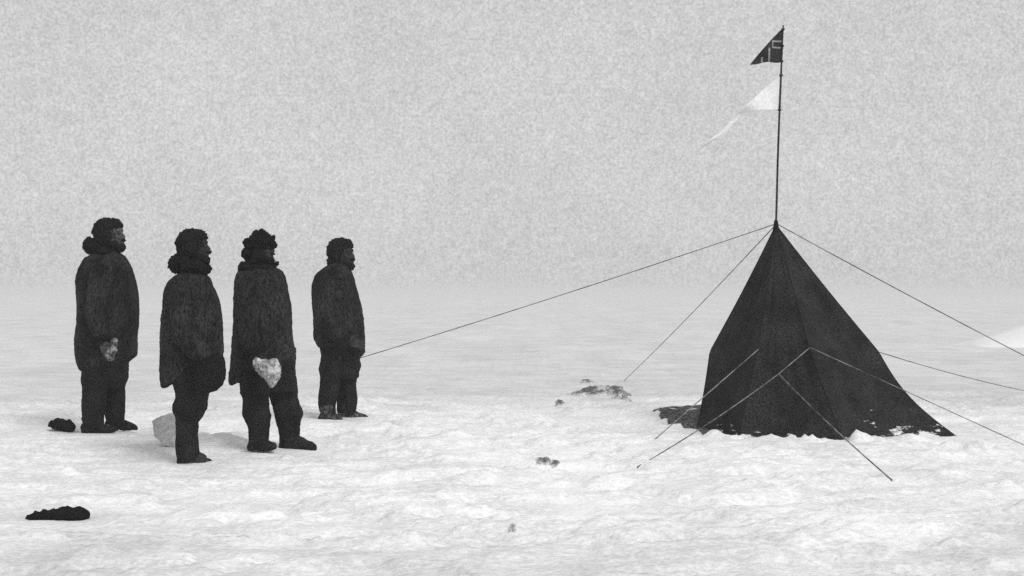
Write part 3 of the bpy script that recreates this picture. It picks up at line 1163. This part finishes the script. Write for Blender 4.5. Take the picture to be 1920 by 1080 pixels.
# third man
rows = [(502, 456, 518), (508, 450, 526), (516, 445, 531), (526, 441.5, 534), (540, 440, 536.5), (554, 438.5, 540), (568, 437.5, 543), (584, 437, 544), (602, 437, 544.5), (620, 436.5, 545), (636, 436.5, 546), (652, 437, 549), (668, 437.5, 550.5, -.02), (684, 435, 550, .06), (697, 432, 546, .18), (704, 433, 540, .22)]
bb = [0.11, 0.17, 0.175, 0.18, 0.175, 0.17, 0.165, 0.18, 0.18, 0.18, 0.18, 0.18, 0.18, 0.18, 0.18, 0.18]
p3, f3 = person("third", "person wearing ragged fur cap and dark jacket, striding legs apart, white cap in hand", 510, 838, D3,
    (488, 462, -12, 6, 1.0), rows, bb,
    [(670, 448, 551), (696, 449, 553), (716, 451, 555), (730, 455, 555)],
    [dict(ly=-.10, rows=[(708, 449, 506), (722, 451, 505), (742, 456, 503.5), (760, 456, 504.5), (773, 454.5, 505), (786, 459, 506), (798, 464, 504.5), (813, 466, 503), (826, 468, 502)]),
     dict(ly=.08, rows=[(708, 498, 556), (722, 503, 556), (742, 508, 555.5), (755, 512, 559), (764, 514, 564), (773, 516, 566.5), (784, 519, 562), (798, 524, 560), (812, 525.5, 561), (826, 526, 560)])],
    [dict(heel=467, toe=517, ly=-.10, top=800, sole_y=839, ankle_x=485, pw=.070, toe_dy=-.12), dict(heel=524, toe=594, ly=.08, top=800, sole_y=838, ankle_x=543, pw=.070, wid=.058, up=.0, hi=1.3)],
    [dict(sh=(470, 535, NEAR), el=(462, 610, -.275), wr=(478, 660, -.285), d=(.35, 0, -1), n=(.7, .7, 0), t=1, curl=.7),
     dict(sh=(500, 535, FAR), el=(524, 612, .27), wr=(538, 660, .18), d=(.1, -.2, -1), n=(-.6, -.7, 0), t=-1)],
    [(457, 499, 0, 10, .10, 11), (470, 498, 0, 16, .12, 12), (486, 500, -.085, 22, .05, 10), (486, 500, .085, 22, .05, 10), (506, 498, 0, 12, .075, 9), (518, 491, -.02, 7, .02, 3.5)],
    'hat', dict(sh_y=524, tx=493, hip_y=690, seed=3, coat_mat=M_COAT2,
                hat=[(488, 449, 0, 27, .105, 12), (486, 458, .0, 27, .095, 10), (489, 438, 0, 14, .07, 11), (484, 434, .0, 6, .03, 6), (499, 433, 0, 4, .03, 4.5), (470, 470, 0, 10, .085, 13), (482, 478, -.085, 9, .025, 13), (482, 478, .085, 9, .025, 13), (463, 452, 0, 6, .05, 6), (512, 456, 0, 7, .07, 5)]))

# fourth man
rows = [(494, 618, 650), (500, 607, 654), (508, 598, 659), (518, 592, 663.5), (530, 588, 666.5), (543, 586, 669), (556, 587, 671.5), (570, 588, 674.5), (590, 590, 678), (606, 590, 679.5), (622, 589.5, 680.5), (632, 590.5, 681), (640, 594, 681, -.02), (646, 598, 679, .0)]
bb = [0.1, 0.15, 0.165, 0.17, 0.17, 0.165, 0.165, 0.165, 0.165, 0.165, 0.17, 0.17, 0.17, 0.165]
p4, f4 = person("fourth", "bareheaded person in short dark jacket without fur hood, standing beside the long guy rope", 640, 785, D4,
    (641, 473, -22, 4, 1.14), rows, bb,
    [(630, 600, 680), (648, 602, 680), (664, 603, 677), (690, 601, 674), (705, 600, 670)],
    [dict(ly=-.10, rows=[(680, 601, 640), (709, 598, 636), (731, 596.5, 634), (753, 597, 632), (770, 599, 628), (777, 602, 626)]),
     dict(ly=.10, rows=[(680, 632, 675), (709, 632, 670), (731, 632, 669), (753, 633, 668.5), (766, 634, 667), (774, 636, 662)])],
    [dict(heel=599, toe=640, ly=-.12, top=755, sole_y=787, ankle_x=613, pw=.062, toe_dy=-.10, wid=.046), dict(heel=634, toe=690, ly=.08, top=755, sole_y=783, ankle_x=650, pw=.062, up=.0)],
    [dict(sh=(610, 532, -.205), el=(608, 602, -.28), wr=(650, 634, -.25), d=(1, .15, -.35), n=(.2, .8, -.4), t=1, curl=.6),
     dict(sh=(630, 532, .205), el=(648, 600, .27), wr=(672, 636, .15), d=(.4, -.5, -.9), n=(-.6, -.7, 0), t=-1)],
    [(622, 489, 0, 8, .09, 8), (630, 494, 0, 15, .10, 7), (642, 500, 0, 12, .08, 6)],
    'hair', dict(sh_y=520, tx=634, hip_y=664, seed=4, boot_mat=M_BOOT_FUR, hood_name="collar", hood_big=.004, hair_back=.95, skin=M_SKIN, pelvis_b=.165))


# ------------------------------------------------------------------ held and lying things
def pillow(name, pts, centre, thick, mat, seed, fur=(.008, .008), origin=None, parent=None, base_cut=None):
    """puffed solid from a rounded outline: pts in world metres round a centre"""
    n = 56
    bm = bmesh.new()
    outl = []
    for i in range(n):
        q = i / n * len(pts)
        a, b = pts[int(q) % len(pts)], pts[(int(q) + 1) % len(pts)]
        outl.append(a.lerp(b, q - int(q)))
    S = (.18, .4, .6, .78, .9, .97)
    front = bm.verts.new(centre + Vector((0, -thick, 0)) - origin)
    back = bm.verts.new(centre + Vector((0, thick, 0)) - origin)
    fr_, bk_ = [], []
    for s in S:
        t = thick * (1 - s ** 2.6) ** .5
        fr_.append([bm.verts.new(centre.lerp(p, s) + Vector((0, -t, 0)) - origin) for p in outl])
        bk_.append([bm.verts.new(centre.lerp(p, s) + Vector((0, t, 0)) - origin) for p in outl])
    rim = [bm.verts.new(p - origin) for p in outl]
    for L_, apex in ((fr_, front), (bk_, back)):
        for i in range(n):
            bm.faces.new((apex, L_[0][i], L_[0][(i + 1) % n]))
        for a, b in zip(L_[:-1], L_[1:]):
            for i in range(n):
                bm.faces.new((a[i], a[(i + 1) % n], b[(i + 1) % n], b[i]))
        for i in range(n):
            bm.faces.new((L_[-1][i], L_[-1][(i + 1) % n], rim[(i + 1) % n], rim[i]))
    me = remeshed(name, bm, 0.007, 2, furry(fur[0], 36, seed, fur[1], .005))
    return link(name, me, mat, parent, origin)


def held(fr, name, outline, ly, thick, mat, seed, label, cat, fur=(.008, .008)):
    P = [fr.o + fr(px, py, ly) for px, py in outline]
    c = sum(P, Vector()) / len(P)
    o = pillow(name, P, c, thick, mat, seed, fur, origin=c)
    return tag(o, label, cat)


held(f1, "cap", [(216, 634), (221, 645), (220, 658), (215, 666), (210, 676), (203, 677), (198, 668), (199, 652), (206, 645)], -.315, .035, M_GREYFUR, 51,
     "pale grey crumpled cap held in front of the long jacket with rolled hood", "cap")
held(f2, "cap", [(372, 676), (392, 666), (408, 662), (418, 670), (421, 688), (421, 706), (417, 720), (406, 731), (394, 738), (382, 738), (368, 728), (362, 704)], -.30, .085, M_FUR, 52,
     "large rounded dark fur cap hanging at the thigh beside the knee gaiters", "cap", (.005, .005))
held(f3, "cap", [(472, 677), (480, 669), (490, 674), (505, 676), (519, 674), (525, 691), (525, 702), (523, 712), (519, 722), (512, 729), (506, 729), (501, 720), (496, 711), (487, 699)], -.345, .04, M_PALEFUR, 53,
     "white fur cap dangling from the hand of the fur-capped person", "cap")


def bundle(name, outline, Y, depth, mat, seed, label, cat, fur=(.012, .012), sink=.01, group=None):
    xs = [q[0] for q in outline]
    Y = hit((min(xs) + max(xs)) / 2, max(q[1] for q in outline) - 1, 5, 30).y
    P = [at(px, py, Y) for px, py in outline]
    zb = min(p.z for p in P)
    xm = sum(p.x for p in P) / len(P)
    dz = Hs(xm, Y) - zb - sink
    P = [p + Vector((0, 0, dz)) for p in P]
    c = sum(P, Vector()) / len(P)
    o = pillow(name, P, c, depth, mat, seed, fur, origin=c)
    return tag(o, label, cat, group)


bundle("fur_bundle", [(91, 797), (98, 787), (110, 785), (121, 787), (132, 789), (141, 800), (138, 806), (120, 808), (104, 804)], 12.0, .09, M_FUR, 61,
       "small dark furry heap on the snow behind the person with rolled hood", "bundle")
bundle("fur_bundle", [(50, 971), (66, 960), (84, 957), (104, 955), (118, 950), (134, 953), (150, 952), (166, 958), (169, 966), (164, 972), (110, 973)], 7.85, .10, M_FUR, 62,
       "long low dark heap lying alone on grey snow in front of the people", "bundle", (.010, .010))
def smudge(name, px, py, rx, ry, amp, mat, seed, label, cat, group=None):
    """low patch of broken, dirtied snow: uneven relief that dives under the ground at its rim"""
    c = hit(px, py, 5, 30)
    hx_ = rx / F * c.y
    hy_ = max(.05, (hit(px, py - ry, 5, 30).y - hit(px, py + ry, 5, 30).y) / 2)
    n, mr = 64, 12
    r = np.linspace(0, 1, mr + 1)[1:]
    a = np.linspace(0, 2 * np.pi, n, endpoint=False)
    Rr, Aa = np.meshgrid(r, a, indexing='ij')
    rag = 1 + .22 * vnoise(np.cos(Aa) * 2 + seed, np.sin(Aa) * 2, seed=seed) + .12 * vnoise(np.cos(Aa) * 6 + seed, np.sin(Aa) * 6, seed=seed + 1)
    X = c.x + hx_ * Rr * rag * np.cos(Aa)
    Y = c.y + hy_ * Rr * rag * np.sin(Aa)
    Z = H(X.ravel(), Y.ravel()).reshape(X.shape) + amp * (.8 - 1.5 * Rr ** 5 + .35 * fbm(X * 17, Y * 9, oct=3, seed=seed + 2, gain=.6))
    bm = bmesh.new()
    v0 = bm.verts.new((0, 0, Hs(c.x, c.y) + amp * .6 - c.z))
    V = [[bm.verts.new((X[i, k] - c.x, Y[i, k] - c.y, Z[i, k] - c.z)) for k in range(n)] for i in range(mr)]
    for k in range(n):
        bm.faces.new((v0, V[0][k], V[0][(k + 1) % n]))
    for i in range(mr - 1):
        for k in range(n):
            bm.faces.new((V[i][k], V[i + 1][k], V[i + 1][(k + 1) % n], V[i][(k + 1) % n]))
    o = link(name, bm_mesh(name, bm), mat, None, c)
    return tag(o, label, cat, group)


smudge("dirty_snow_patch", 1018, 865, 18, 6, .035, M_DIRTY, 63, "small grey heap of scraped snow with a smear beside it", "snow patch")
smudge("dirty_snow_patch", 1041, 867, 11, 2.5, .018, M_DIRTY, 66, "thin grey smear of snow beside the small scraped heap", "snow patch")
smudge("ice_lump", 961, 994, 10, 5, .04, M_ICE, 64, "single small grey lump of ice in smooth foreground snow", "ice lump")
G = "scraped snow where the guy rope is pegged"
smudge("dirty_snow_patch", 1100, 717, 13, 1.6, .03, M_DIRTY, 71, "thin dark sliver of scraped snow behind the wider trodden smudge", "snow patch", G)
smudge("dirty_snow_patch", 1106, 738, 48, 7, .034, M_DIRTY, 72, "widest dark trodden smudge of snow near the guy rope's foot", "snow patch", G)
smudge("dirty_snow_patch", 1154, 733, 22, 8, .036, M_DIRTY, 73, "dark trodden smudge of snow right at the guy rope's foot", "snow patch", G)
smudge("dirty_snow_patch", 1049, 757, 12, 4.5, .03, M_DIRTY, 74, "small grey smudge of snow lying apart from the trodden ones", "snow patch", G)

# pale grey bundle behind the gaiters: a squared canvas-looking block
bm = bmesh.new()
blk = [(283, 789), (300, 783), (332, 779), (345, 781), (346, 838), (330, 840), (306, 833), (287, 818)]
Pb = [at(px, py, 10.9) for px, py in blk]
dzb = Hs(Pb[5].x, 10.9) - Pb[5].z - .01
cb = sum(Pb, Vector()) / len(Pb)
cb.z += dzb
fr_l = [bm.verts.new(p + Vector((0, 0, dzb)) - cb) for p in Pb]
bk_l = [bm.verts.new(p + Vector((.02, .26, dzb + .015)) - cb) for p in Pb]
bm.faces.new(fr_l)
bm.faces.new(bk_l[::-1])
for i in range(len(Pb)):
    bm.faces.new((fr_l[i], fr_l[(i + 1) % len(Pb)], bk_l[(i + 1) % len(Pb)], bk_l[i]))
bo = link("canvas_bundle", remeshed("canvas_bundle", bm, .01, 14, folds(.010, 7, 7, 77, .004)), M_CANVAS, None, cb)
tag(bo, "pale grey squarish bundle sunk in the snow behind the knee gaiters", "bundle")

# bright drift out on the plain
bm = bmesh.new()
ND, MD = 60, 24
DX, DV = np.meshgrid(11.9 + 9.0 * np.arange(ND + 1) / ND, np.arange(MD + 1) / MD * 2 - 1, indexing='ij')
DY = 36.5 + 1.0 * DV
DU = (DX - 11.9) / 9.0
DH = 0.80 * np.abs(np.sin(np.pi * DU ** .8)) ** 1.1 * np.maximum(0, 1 - DV * DV) ** .8 * (1 + .15 * vnoise(DX * 1.1, DY * 1.5, seed=101))
DZ = H(DX.ravel(), DY.ravel()).reshape(DX.shape) + DH - .03
gv = [[bm.verts.new((DX[i, j] - 15, DY[i, j] - 36.5, DZ[i, j])) for j in range(MD + 1)] for i in range(ND + 1)]
for i in range(ND):
    for j in range(MD):
        bm.faces.new((gv[i][j], gv[i + 1][j], gv[i + 1][j + 1], gv[i][j + 1]))
dr = link("snow_drift", bm_mesh("snow_drift", bm), M_CLUMP, None, (15, 36.5, 0))
tag(dr, "bright white snow drift far out on the plain beyond the tent", "snow drift")

# ------------------------------------------------------------------ haze
bm = bmesh.new()
bmesh.ops.create_cube(bm, size=1.0, matrix=Matrix.Translation((0, 900, 0.9)) @ Matrix.Diagonal((4200, 2400, 5.8, 1)))
hz = link("haze", bm_mesh("haze", bm), None, None, None, False)
hm = bpy.data.materials.new("haze_air")
hm.use_nodes = True
ht = hm.node_tree
ht.nodes.clear()
ho = ht.nodes.new("ShaderNodeOutputMaterial")
hv = ht.nodes.new("ShaderNodeVolumePrincipled")
hv.inputs["Color"].default_value = (.83, .83, .83, 1)
hv.inputs["Density"].default_value = 0.0020
ht.links.new(hv.outputs[0], ho.inputs["Volume"])
hz.data.materials.append(hm)
tag(hz, "pale even haze over the snow plain", None, None, "stuff")
